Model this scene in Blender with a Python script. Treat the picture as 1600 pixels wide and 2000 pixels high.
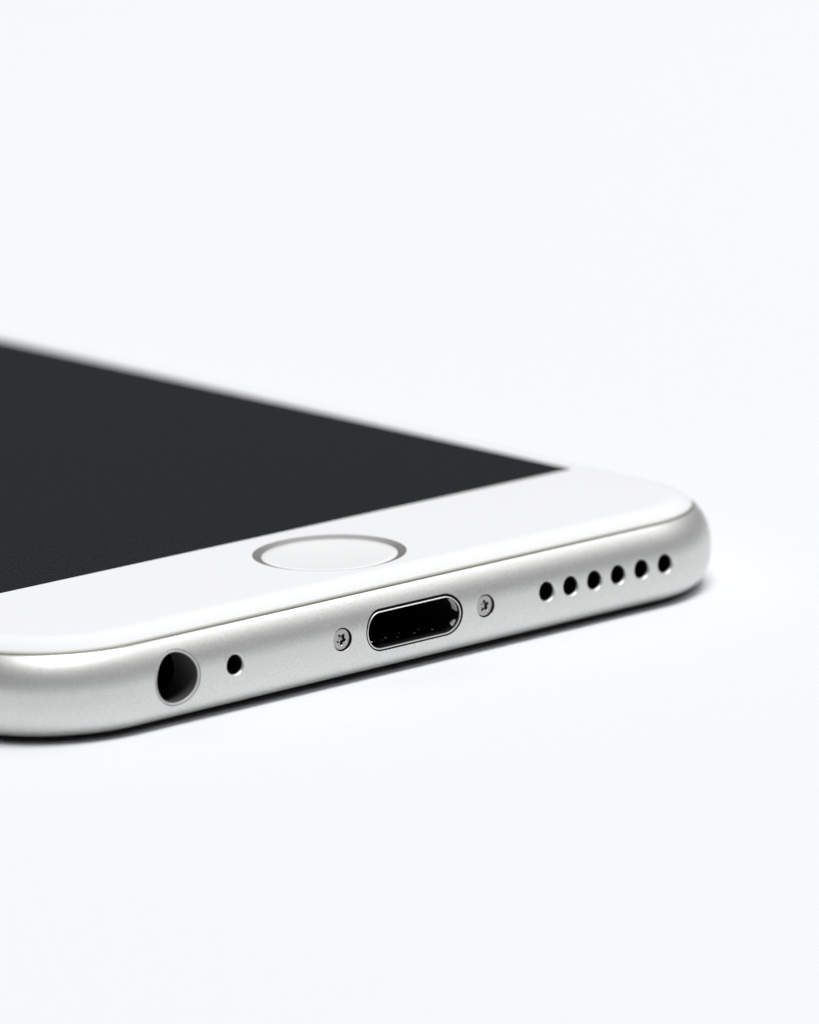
import bpy, bmesh, math
import numpy as np
from mathutils import Vector, Matrix

for o in list(bpy.data.objects):
    bpy.data.objects.remove(o)
sc = bpy.context.scene
col = sc.collection
MM = 0.001

# ------------------------------------------------------------------ camera
cam_d = bpy.data.cameras.new('camera')
cam = bpy.data.objects.new('camera', cam_d)
col.objects.link(cam)
sc.camera = cam
YAW, PITCH, ROLL = 0.68216, 0.22844, -0.03346
fwd = Vector((math.sin(YAW) * math.cos(PITCH), math.cos(YAW) * math.cos(PITCH), -math.sin(PITCH)))
rgt = fwd.cross(Vector((0, 0, 1))).normalized()
upv = rgt.cross(fwd)
r2 = rgt * math.cos(ROLL) + upv * math.sin(ROLL)
u2 = -rgt * math.sin(ROLL) + upv * math.cos(ROLL)
CP = Vector((-231.454, -284.757, 96.660)) * MM
M = Matrix((r2, u2, -fwd)).transposed().to_4x4()
M.translation = CP
cam.matrix_world = M
cam_d.sensor_fit = 'VERTICAL'
cam_d.sensor_height = 36.0
cam_d.lens = 36.0 * 10595.67 / 2000.0
cam_d.clip_start = 0.01
cam_d.clip_end = 50.0
cam_d.dof.use_dof = True
cam_d.dof.focus_distance = 0.376
cam_d.dof.aperture_fstop = 33.0

# ------------------------------------------------------------------ light
world = bpy.data.worlds.new('World')
sc.world = world
world.use_nodes = True
bg = world.node_tree.nodes['Background']
bg.inputs[0].default_value = (0.95, 0.97, 1.0, 1)
bg.inputs[1].default_value = 0.045

AZ = Vector((math.sin(YAW), math.cos(YAW), 0))       # horizontal viewing direction
def area(name, loc, target, sx, sy, power, colr, ax=None):
    AZ = ax if ax else globals()['AZ']
    # a soft panel lamp aimed at a target point
    d = bpy.data.lights.new(name, 'AREA')
    d.shape = 'RECTANGLE'
    d.size, d.size_y, d.energy, d.color = sx, sy, power, colr
    o = bpy.data.objects.new(name, d)
    col.objects.link(o)
    o.location = loc
    dirv = (Vector(target) - Vector(loc)).normalized()
    y = AZ - dirv * AZ.dot(dirv)
    y.normalize()
    z = -dirv
    x = y.cross(z)
    o.matrix_world = Matrix.Translation(Vector(loc)) @ Matrix((x, y, z)).transposed().to_4x4()
    return o
area('overhead_key_softbox', (0.0, -0.75, 4.0), (0, 0, 0), 3.0, 0.9, 163.0, (1.0, 1.0, 1.0), Vector((0, 1, 0)))
area('side_fill_softbox', (1.45, -0.62, 1.55), (0, 0, 0), 1.3, 1.0, 6.0, (1.0, 1.0, 1.0), Vector((-1, 0.4, 0)).normalized())
c = AZ * 1.15
area('rear_fill_softbox', (c.x, c.y, 1.5), (c.x, c.y, 0), 2.6, 2.5, 10.5, (1.0, 1.0, 1.0))

sc.view_settings.view_transform = 'Standard'
sc.view_settings.look = 'None'
sc.view_settings.exposure = 0.0
sc.view_settings.gamma = 1.0
sc.cycles.use_denoising = True
sc.cycles.max_bounces = 12
sc.cycles.diffuse_bounces = 6
sc.cycles.glossy_bounces = 8

# ------------------------------------------------------------------ materials
def mat(name, base, rough=0.5, metal=0.0, spec=0.5, coat=0.0, ior=1.5, sub=0.0):
    m = bpy.data.materials.new(name)
    m.use_nodes = True
    b = m.node_tree.nodes['Principled BSDF']
    b.inputs['Base Color'].default_value = (*base, 1)
    b.inputs['Roughness'].default_value = rough
    b.inputs['Metallic'].default_value = metal
    b.inputs['Specular IOR Level'].default_value = spec
    b.inputs['IOR'].default_value = ior
    b.inputs['Coat Weight'].default_value = coat
    b.inputs['Coat Roughness'].default_value = 0.05
    return m

def grain(m, scale, amount, bump=0.0, rough_amt=0.0, detail=2.0, aniso=None, contrast=0.0):
    nt = m.node_tree
    b = nt.nodes['Principled BSDF']
    tc = nt.nodes.new('ShaderNodeTexCoord')
    n = nt.nodes.new('ShaderNodeTexNoise')
    n.inputs['Scale'].default_value = scale
    n.inputs['Detail'].default_value = detail
    src = tc.outputs['Object']
    if aniso:                          # turned and stretched grain
        vr = nt.nodes.new('ShaderNodeVectorRotate')
        vr.rotation_type = 'Z_AXIS'
        vr.inputs['Angle'].default_value = aniso[0]
        nt.links.new(src, vr.inputs['Vector'])
        vm = nt.nodes.new('ShaderNodeVectorMath')
        vm.operation = 'MULTIPLY'
        vm.inputs[1].default_value = (1.0, aniso[1], 1.0)
        nt.links.new(vr.outputs['Vector'], vm.inputs[0])
        src = vm.outputs['Vector']
    nt.links.new(src, n.inputs['Vector'])
    fac = n.outputs['Fac']
    if contrast:
        cr = nt.nodes.new('ShaderNodeMapRange')
        cr.inputs['From Min'].default_value = 0.5 - contrast
        cr.inputs['From Max'].default_value = 0.5 + contrast
        nt.links.new(fac, cr.inputs['Value'])
        fac = cr.outputs['Result']
    base = b.inputs['Base Color'].default_value[:]
    mx = nt.nodes.new('ShaderNodeMix')
    mx.data_type = 'RGBA'
    mx.inputs[6].default_value = (*[max(0, v * (1 - amount)) for v in base[:3]], 1)
    mx.inputs[7].default_value = (*[min(1, v * (1 + amount)) for v in base[:3]], 1)
    nt.links.new(fac, mx.inputs[0])
    nt.links.new(mx.outputs[2], b.inputs['Base Color'])
    if rough_amt:
        r = b.inputs['Roughness'].default_value
        mr = nt.nodes.new('ShaderNodeMapRange')
        mr.inputs['To Min'].default_value = r - rough_amt
        mr.inputs['To Max'].default_value = r + rough_amt
        nt.links.new(n.outputs['Fac'], mr.inputs['Value'])
        nt.links.new(mr.outputs['Result'], b.inputs['Roughness'])
    if bump:
        bp = nt.nodes.new('ShaderNodeBump')
        bp.inputs['Strength'].default_value = 1.0
        bp.inputs['Distance'].default_value = bump
        nt.links.new(n.outputs['Fac'], bp.inputs['Height'])
        nt.links.new(bp.outputs['Normal'], b.inputs['Normal'])
    return m

M_TABLE = grain(mat('white_tabletop', (0.786, 0.80, 0.819), 0.9, spec=0.0), 900, 0.012, 0.0)
M_ALU = grain(mat('bead_blasted_aluminium', (0.775, 0.775, 0.762), 0.49, metal=0.84), 8000, 0.21, 8e-6, 0.05)
M_WHITE = mat('white_painted_glass', (0.84, 0.844, 0.855), 0.20, spec=0.02)
M_EDGE = mat('clear_glass_edge', (0.74, 0.74, 0.66), 0.2, spec=0.3)
M_GASKET = mat('dark_gasket', (0.20, 0.20, 0.185), 0.7, spec=0.2)
M_SCREEN = grain(mat('dark_display_glass', (0.0168, 0.0196, 0.0210), 0.12, spec=0.40), 9000, 0.5, 0, 0.03, 0, (YAW, 0.24), 0.2)
M_RING = mat('polished_steel_ring', (0.52, 0.52, 0.515), 0.3, metal=0.6)
M_BUTTON = mat('white_button_crystal', (0.85, 0.855, 0.862), 0.15, spec=0.04)
M_CHROME = mat('polished_steel', (0.92, 0.92, 0.92), 0.28, metal=0.8)
M_BLACK = mat('black_plastic', (0.006, 0.006, 0.007), 0.45, spec=0.3)
M_JACKIN = mat('dark_glossy_plastic', (0.085, 0.085, 0.08), 0.4, spec=0.5)
M_RINGW = mat('pale_grey_plastic', (0.70, 0.70, 0.70), 0.35)
M_GAP_SHADE = mat('charcoal_gap_shade', (0.02, 0.02, 0.021), 0.6, spec=0.3)
M_GLINT = mat('pale_glint_steel', (0.90, 0.90, 0.90), 0.35, metal=0.3)
M_SCREW = mat('steel_screw', (0.44, 0.425, 0.42), 0.30, metal=1.0)
M_GOLD = mat('contact_metal', (0.80, 0.74, 0.62), 0.2, metal=1.0)

# ------------------------------------------------------------------ helpers
def link(name, me, mats, parent=None, smooth=True):
    o = bpy.data.objects.new(name, me)
    for m in mats:
        me.materials.append(m)
    col.objects.link(o)
    if parent:
        o.parent = parent
    if smooth:
        me.polygons.foreach_set('use_smooth', [True] * len(me.polygons))
    return o

def mesh(name, V, F, midx=None):
    me = bpy.data.meshes.new(name)
    me.from_pydata([tuple(np.asarray(v) * MM) for v in V], [], F)
    if midx is not None:
        me.polygons.foreach_set('material_index', midx)
    me.update()
    return me

def loft(loops, closed=True, cap0=False, cap1=False, midx=None):
    """loops: list of (N,3) arrays (mm); quads between neighbours."""
    V = np.concatenate([np.asarray(l, float) for l in loops])
    n = len(loops[0])
    F, MI = [], []
    for k in range(len(loops) - 1):
        for i in range(n if closed else n - 1):
            j = (i + 1) % n
            F.append((k * n + i, k * n + j, (k + 1) * n + j, (k + 1) * n + i))
            MI.append(midx[k] if midx else 0)
    if cap0:
        F.append(tuple(reversed(range(n))))
        MI.append(midx[0] if midx else 0)
    if cap1:
        b = (len(loops) - 1) * n
        F.append(tuple(range(b, b + n)))
        MI.append(midx[-1] if midx else 0)
    return V, F, MI

def sharp(me, deg):
    bm = bmesh.new()
    bm.from_mesh(me)
    bmesh.ops.recalc_face_normals(bm, faces=bm.faces[:])
    lim = math.radians(deg)
    for e in bm.edges:
        if len(e.link_faces) == 2:
            e.smooth = e.calc_face_angle(0) < lim
    bm.to_mesh(me)
    bm.free()

# ------------------------------------------------------------------ setting
table_me = mesh('tabletop', [(-1800, -1500, 0), (2200, -1500, 0), (2200, 2500, 0), (-1800, 2500, 0),
                             (-1800, -1500, -30), (2200, -1500, -30), (2200, 2500, -30), (-1800, 2500, -30)],
                [(0, 1, 2, 3), (7, 6, 5, 4), (0, 4, 5, 1), (1, 5, 6, 2), (2, 6, 7, 3), (3, 7, 4, 0)])
table = link('tabletop', table_me, [M_TABLE], smooth=False)
table['kind'] = 'structure'

# ------------------------------------------------------------------ the phone
W, L, R0 = 67.0, 138.1, 3.45          # width, length, half thickness (full-round edge)
RC = 9.8                              # corner radius of the outline
ZC = 3.40                             # height of the row of openings
phone = bpy.data.objects.new('smartphone', None)
phone.empty_display_size = 0.03
col.objects.link(phone)
phone['label'] = 'silver and white smartphone lying face up on the white table, screen off'
phone['category'] = 'smartphone'

def outline(inset, z, n=40):
    """rounded rectangle, counter-clockwise, inset from the body outline"""
    hw, r = W / 2 - inset, max(RC - inset, 0.3)
    x0, x1, y0, y1 = -hw, hw, inset, L - inset
    P = []
    for cx, cy, a0 in ((x1 - r, y0 + r, -90), (x1 - r, y1 - r, 0), (x0 + r, y1 - r, 90), (x0 + r, y0 + r, 180)):
        for i in range(n + 1):
            a = math.radians(a0 + 90 * i / n)
            P.append((cx + r * math.cos(a), cy + r * math.sin(a), z))
    return np.array(P)

NL = 2.9                              # lower half of the edge: a fuller curve (superellipse)
YL = 0.95                             # where it turns under
def ysurf(z):
    z = np.asarray(z, float)
    d = np.abs(z - R0)
    n = np.where(z < R0, NL, 2.0)
    return R0 - np.maximum(R0 ** n - d ** n, 0) ** (1 / n)

SEAM = 1.15
PHI1 = math.degrees(math.acos((R0 - SEAM) / R0))
ZF = 0.46                             # height of the underside, raised on the added plate to darken the gap
t1 = math.acos(((R0 - YL) / R0) ** (NL / 2))
loops = []
for t in np.linspace(t1, 0, 60)[:-1]:
    loops.append(outline(R0 - R0 * math.cos(t) ** (2 / NL), R0 - R0 * math.sin(t) ** (2 / NL)))
zl = loops[0][0][2]
turn = []
for k in range(9):                    # tight roll from the side to the flat underside
    q = k / 8
    y_ = (1 - q) ** 2 * YL + 2 * q * (1 - q) * (YL + 0.13) + q * q * (YL + 0.42)
    z_ = (1 - q) ** 2 * zl + 2 * q * (1 - q) * (ZF + 0.01) + q * q * ZF
    turn.append(outline(y_, z_))
loops = turn[::-1][:-1] + loops
for p in np.linspace(0, PHI1, 50):
    loops.append(outline(R0 * (1 - math.cos(math.radians(p))), R0 + R0 * math.sin(math.radians(p))))
zs = loops[-1][0][2]
loops += [outline(SEAM + 0.03, zs - 0.012), outline(SEAM + 0.04, zs - 0.35), outline(SEAM + 0.6, zs - 0.36)]
V, F, MI = loft(loops, cap0=True, cap1=True)
frame_me = mesh('frame', V, F)
frame = link('frame', frame_me, [M_ALU], phone)

# openings along the bottom edge: (shape half width, radius)
JX, MX, SX, H0, HP = -20.75, -15.84, 6.476, 12.213, 2.2678
def stadium(hw, r, n=32):
    """closed loop (x,z) offsets: a circle when hw == 0, else a slot; hw = half length of straight part"""
    P = []
    for i in range(n + 1):
        a = -math.pi / 2 + math.pi * i / n
        P.append((hw + r * math.cos(a), r * math.sin(a)))
    for i in range(n + 1):
        a = math.pi / 2 + math.pi * i / n
        P.append((-hw + r * math.cos(a), r * math.sin(a)))
    P = np.array(P)
    if hw == 0:
        P = np.array([(r * math.cos(2 * math.pi * i / (2 * n)), r * math.sin(2 * math.pi * i / (2 * n))) for i in range(2 * n)])
    return P

def loop_at(cx, hw, r, y, follow=False, zc=ZC):
    P = stadium(hw, r)
    x, z = P[:, 0] + cx, P[:, 1] + zc
    yy = (ysurf(z) + y) if follow else np.full(len(x), y)
    return np.stack([x, yy, z], 1)

R_SP, R_MIC, R_JACK, R_SCREW = 0.79, 0.79, 1.93, 0.83
PORT_HW, PORT_R = 2.88, 1.50
drills = [(JX, 0, R_JACK, 12), (MX, 0, R_MIC, 2.5), (-SX, 0, R_SCREW, 1.2), (SX, 0, R_SCREW, 1.2),
          (0, PORT_HW, PORT_R, 7.0)] + [(H0 + i * HP, 0, R_SP, 2.5) for i in range(6)]
CV, CF = [], []
for cx, hw, r, depth in drills:
    v, f, _ = loft([loop_at(cx, hw, r, -2.0), loop_at(cx, hw, r, depth)], cap0=True, cap1=True)
    b = sum(len(q) for q in CV)
    CV.append(v)
    CF += [tuple(i + b for i in ff) for ff in f]
cut_me = mesh('cutter', np.concatenate(CV), CF)
for m_ in (frame_me, cut_me):
    bm = bmesh.new(); bm.from_mesh(m_)
    bmesh.ops.recalc_face_normals(bm, faces=bm.faces[:])
    bm.to_mesh(m_); bm.free()
cutter = bpy.data.objects.new('cutter', cut_me)
col.objects.link(cutter)
mod = frame.modifiers.new('cut', 'BOOLEAN')
mod.operation, mod.solver, mod.object = 'DIFFERENCE', 'EXACT', cutter
dg = bpy.context.evaluated_depsgraph_get()
new_me = bpy.data.meshes.new_from_object(frame.evaluated_get(dg))
frame.modifiers.clear()
frame.data = new_me
bpy.data.objects.remove(cutter)
# exact normals of the full-round edge on the outer faces, flat ones in the drilled walls
def true_normal(p):
    x, y, z = p[0] / MM, p[1] / MM, p[2] / MM
    hw, hl, r = W / 2 - R0, L / 2 - R0, RC - R0
    yc = y - L / 2
    qx, qy = abs(x) - (hw - r), abs(yc) - (hl - r)
    if qx > 0 and qy > 0:
        l = math.hypot(qx, qy)
        s = max(l - r, 0.0)
        hx, hy, dd = qx / l, qy / l, s
    else:
        ax, ay = max(abs(x) - hw, 0), max(abs(yc) - hl, 0)
        dd = math.hypot(ax, ay)
        hx, hy = (ax / dd, ay / dd) if dd > 1e-9 else (0, 0)
    n_ = NL if z < R0 else 2.0
    dz = z - R0
    err = abs((dd ** n_ + abs(dz) ** n_) ** (1 / n_) - R0)
    g = dd ** (n_ - 1)
    n = Vector((math.copysign(hx * g, x), math.copysign(hy * g, yc), math.copysign(abs(dz) ** (n_ - 1), dz)))
    return (n.normalized() if n.length > 1e-9 else Vector((0, 0, 1))), err
new_me.polygons.foreach_set('use_smooth', [True] * len(new_me.polygons))
norms = [None] * len(new_me.loops)
for p in new_me.polygons:
    fn = p.normal
    for li in p.loop_indices:
        v = new_me.vertices[new_me.loops[li].vertex_index].co
        n, d = true_normal(v)
        norms[li] = n if (d < 0.004 and n.dot(fn) > 0.95) else fn
new_me.normals_split_custom_set([tuple(n) for n in norms])

# added unseen charcoal plate under the phone, its colour blackens the contact shadow
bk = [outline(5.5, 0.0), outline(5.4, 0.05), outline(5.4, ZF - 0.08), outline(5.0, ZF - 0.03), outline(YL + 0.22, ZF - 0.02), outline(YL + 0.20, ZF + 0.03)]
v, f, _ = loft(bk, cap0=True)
me = mesh('gap_shade_plate', v, f)
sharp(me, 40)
link('gap_shade_plate', me, [M_GAP_SHADE], phone)

# dark gasket lying in the groove between frame and glass
g = [outline(SEAM + 0.045, zs - 0.20), outline(SEAM + 0.05, zs + 0.045), outline(SEAM + 0.065, zs + 0.07), outline(SEAM + 0.20, zs + 0.075), outline(SEAM + 0.21, zs - 0.2)]
v, f, _ = loft(g)
me = mesh('gasket', v, f)
sharp(me, 40)
link('gasket', me, [M_GASKET], phone)

# cover glass: flat white top rolling over to the seam, open for the display and the button
GZ = 6.90
SCX, SCY0, SCY1 = 29.38, 16.86, 16.86 + 104.0
BR, BY = 5.49, 9.36
ES = SEAM + 0.15
T0 = math.radians(35)                 # the glass carries the curve of the metal on to its flat top
GW, GH = 2.0 / math.cos(T0), (GZ - zs - 0.24) / (1 - math.sin(T0))
lp = []
for k in range(25):
    t = T0 + (math.pi / 2 - T0) * k / 24
    lp.append(outline(ES + 0.05 + GW * (math.cos(T0) - math.cos(t)), GZ - GH * (1 - math.sin(t))))
rim = lp[-1]
bm = bmesh.new()
ring = [[bm.verts.new(tuple(np.array(p) * MM)) for p in l] for l in lp]
N = len(rim)
for a, b in zip(ring, ring[1:]):
    for i in range(N):
        bm.faces.new((a[i], a[(i + 1) % N], b[(i + 1) % N], b[i]))
scr = [bm.verts.new((x * MM, y * MM, GZ * MM)) for x, y in ((-SCX, SCY0), (SCX, SCY0), (SCX, SCY1), (-SCX, SCY1))]
btn = [bm.verts.new((BR * math.cos(2 * math.pi * i / 128) * MM, (BY + BR * math.sin(2 * math.pi * i / 128)) * MM, GZ * MM)) for i in range(128)]
edges = []
for lst in (ring[-1], scr, btn):
    for i in range(len(lst)):
        e = bm.edges.get((lst[i], lst[(i + 1) % len(lst)])) or bm.edges.new((lst[i], lst[(i + 1) % len(lst)]))
        edges.append(e)
res = bmesh.ops.triangle_fill(bm, use_beauty=True, use_dissolve=False, edges=edges)
for fc in res['geom']:
    if isinstance(fc, bmesh.types.BMFace):
        c_ = fc.calc_center_median() / MM
        if (abs(c_.x) < SCX and SCY0 < c_.y < SCY1) or math.hypot(c_.x, c_.y - BY) < BR - 0.01:
            bm.faces.remove(fc)
for f_ in bm.faces:
    if f_.normal.z < 0:
        f_.normal_flip()
me = bpy.data.meshes.new('cover_glass')
bm.to_mesh(me); bm.free()
me.update()
glass = link('cover_glass', me, [M_WHITE], phone)
nn = []
for p in me.polygons:
    flat = p.normal.z > 0.9999
    for li in p.loop_indices:
        co = me.vertices[me.loops[li].vertex_index].co / MM
        if co.z > GZ - 1e-4:
            nn.append((0, 0, 1))
        else:
            n = p.normal
            # ellipse normal from the outline direction
            t = math.asin(min(1, max(-1, 1 - (GZ - co.z) / GH)))
            h = Vector((p.normal.x, p.normal.y, 0)).normalized()
            e = Vector((h.x * math.cos(t) / GW, h.y * math.cos(t) / GW, math.sin(t) / GH))
            nn.append(tuple(e.normalized()))
me.normals_split_custom_set(nn)
# vertical, unpainted edge of the glass
v, f, _ = loft([outline(ES + 0.10, zs - 0.25), outline(ES, zs - 0.16), outline(ES, zs + 0.13), outline(ES + 0.02, zs + 0.19), outline(ES + 0.052, zs + 0.236), outline(ES + 0.12, zs + 0.275)])
me = mesh('glass_edge', v, f)
sharp(me, 50)
link('glass_edge', me, [M_EDGE], glass)

# display
v = [(-SCX, SCY0, GZ - 0.004), (SCX, SCY0, GZ - 0.004), (SCX, SCY1, GZ - 0.004), (-SCX, SCY1, GZ - 0.004)]
vb = [(x, y, GZ - 0.5) for x, y, z in v]
me = mesh('screen', v + vb, [(0, 1, 2, 3), (7, 6, 5, 4), (0, 4, 5, 1), (1, 5, 6, 2), (2, 6, 7, 3), (3, 7, 4, 0)])
link('screen', me, [M_SCREEN], phone, smooth=False)

# home button: dished white disc inside a sloping steel ring
def circ(r, z, n=128):
    return np.array([(r * math.cos(2 * math.pi * i / n), BY + r * math.sin(2 * math.pi * i / n), z) for i in range(n)])
RIN, RD = 4.85, 0.15
b = [circ(RIN, GZ - RD - 0.3)] + [circ(RIN, GZ - RD - 0.02), circ(RIN - 0.03, GZ - RD)]
for k in range(1, 9):
    b.append(circ((RIN - 0.03) * (1 - k / 8.2), GZ - RD - 0.10 * (1 - (1 - k / 8.2) ** 2)))
v, f, _ = loft(b, cap1=True)
me = mesh('home_button', v, f)
sharp(me, 60)
button = link('home_button', me, [M_BUTTON], phone)
v, f, _ = loft([circ(BR + 0.01, GZ - 0.4), circ(BR, GZ - 0.004), circ(BR - 0.06, GZ + 0.004), circ(RIN + 0.02, GZ - RD), circ(RIN + 0.015, GZ - RD - 0.3)])
me = mesh('ring', v, f)
sharp(me, 20)
link('ring', me, [M_RING], button)

# ------------------------------------------------------------------ openings of the bottom edge
def opening(name, cx, hw, r, rims, depth, mats, drop=0.0):
    """rims: (radius change, depth below the surface, material) from the drilled edge inwards"""
    lo, mi = [loop_at(cx, hw, r, -0.001, True)], []
    for q, (dr, dy, m) in enumerate(rims):
        lo.append(loop_at(cx, hw, r + dr, dy, True, ZC - (drop if q else 0)))
        mi.append(m)
    last = rims[-1]
    lo.append(loop_at(cx, hw, r + last[0], depth, False, ZC - drop))
    mi.append(len(mats) - 1)
    v, f, MI_ = loft(lo, cap1=True, midx=mi)
    me = mesh(name, v, f, MI_)
    bm = bmesh.new(); bm.from_mesh(me)
    for e in bm.edges:
        if len(e.link_faces) == 2:
            e.smooth = e.calc_face_angle(0) < math.radians(22)
    # faces must look into the opening
    bm.to_mesh(me); bm.free()
    me.flip_normals()
    return link(name, me, mats, phone)

for i in range(6):
    opening('speaker_hole', H0 + i * HP, 0, R_SP, [(-0.02, 0.005, 0), (-0.05, 0.035, 0), (-0.08, 0.075, 0), (-0.10, 0.13, 0), (-0.105, 0.22, 0)], 2.3, [M_ALU, M_BLACK])
opening('microphone_hole', MX, 0, R_MIC, [(-0.02, 0.005, 0), (-0.05, 0.035, 0), (-0.08, 0.075, 0), (-0.10, 0.13, 0), (-0.105, 0.22, 0)], 2.3, [M_ALU, M_BLACK])
opening('headphone_jack', JX, 0, R_JACK, [(-0.02, 0.10, 1), (-0.05, 0.10, 1), (-0.055, 0.01, 2), (-0.08, 0.0, 2), (-0.15, 0.02, 2), (-0.19, 0.10, 2), (-0.20, 2.6, 3), (-0.26, 2.62, 1)],
        11.5, [M_ALU, M_BLACK, M_RINGW, M_JACKIN, M_BLACK])
port = opening('charging_port', 0, PORT_HW, PORT_R, [(-0.02, 0.12, 1), (-0.15, 0.12, 1), (-0.155, 0.06, 2), (-0.175, 0.045, 2), (-0.225, 0.06, 2), (-0.25, 0.14, 2), (-0.265, 0.20, 1)],
        6.8, [M_ALU, M_BLACK, M_CHROME, M_BLACK], 0.05)

# spring contacts along the floor of the port
def boxmesh(name, sx, sy, sz):
    bm = bmesh.new()
    bmesh.ops.create_cube(bm, size=1.0)
    for v_ in bm.verts:
        v_.co = Vector((v_.co.x * sx, v_.co.y * sy, v_.co.z * sz)) * MM
    bmesh.ops.bevel(bm, geom=bm.edges[:], offset=0.04 * MM, segments=1, affect='EDGES')
    me = bpy.data.meshes.new(name)
    bm.to_mesh(me); bm.free()
    me.materials.append(M_GOLD)
    return me
cme = boxmesh('contact', 0.22, 0.5, 0.10)
for i, (dx, dy, dz, tilt) in enumerate([(0.05, 0.5, 0, .2), (-.04, 0.1, .02, -.3), (.02, .7, -.02, .1), (.06, .3, .03, .4), (-.05, .9, 0, -.1), (0, .2, .02, .3), (.04, .6, -.01, -.35), (-.02, 0, .03, .15)]):
    o = bpy.data.objects.new('contact', cme)
    o.location = Vector(((i - 3.5) * 0.74 + dx, 1.5 + dy, ZC - PORT_R + 0.30 + dz)) * MM
    o.rotation_euler = (tilt, tilt * 0.6, 0)
    col.objects.link(o)
    o.parent = port
# pale curved plates standing in for glints on the port's right end wall
def arc(y, r, a0=-62, a1=52, n=24):
    return np.array([(PORT_HW + r * math.cos(math.radians(a0 + (a1 - a0) * i / n)), y, ZC + r * math.sin(math.radians(a0 + (a1 - a0) * i / n))) for i in range(n + 1)])
for a0, a1, y0, y1 in ((2, 60, 0.30, 0.80), (-52, -28, 0.34, 0.70)):
    v, f, _ = loft([arc(y0, 1.25, a0, a1), arc(y0, 1.19, a0, a1), arc(y0 + 0.1, 1.17, a0, a1), arc(y1, 1.17, a0 + 6, a1 - 10), arc(y1 + 0.05, 1.25, a0 + 6, a1 - 10)], closed=False)
    me = mesh('port_glint', v, f)
    sharp(me, 50)
    link('port_glint', me, [M_GLINT], port)

# screws: sunk head with a five-lobed recess
def screw(cx, turn):
    n = 64
    def lobe(r, a, y):
        return np.array([(cx + (r + a * math.cos(5 * (t + turn))) * math.cos(t), y, ZC + (r + a * math.cos(5 * (t + turn))) * math.sin(t))
                         for t in [2 * math.pi * i / n for i in range(n)]])
    seat = [loop_at(cx, 0, R_SCREW, 0, True), loop_at(cx, 0, R_SCREW - 0.012, 0.03, True), loop_at(cx, 0, R_SCREW - 0.012, 0.5), loop_at(cx, 0, 0.5, 0.5)]
    head = [lobe(0.76, 0, 0.45), lobe(0.755, 0, 0.20), lobe(0.72, 0, 0.165), lobe(0.62, 0, 0.155), lobe(0.37, 0.09, 0.16), lobe(0.33, 0.085, 0.22), lobe(0.30, 0.08, 0.36), lobe(0.12, 0, 0.30)]
    v, f, mi = loft(head, cap1=True, midx=[0] * 5 + [1, 0])
    me = mesh('screw', v, f, mi)
    sharp(me, 30)
    s = link('screw', me, [M_SCREW, M_BLACK], phone)
    v, f, mi = loft(seat, midx=[0, 1, 1])
    me = mesh('screw_hole', v, f, mi)
    sharp(me, 30)
    me.flip_normals()
    link('screw_hole', me, [M_ALU, M_BLACK], s)
screw(-SX, 0.35)
screw(SX, 0.9)
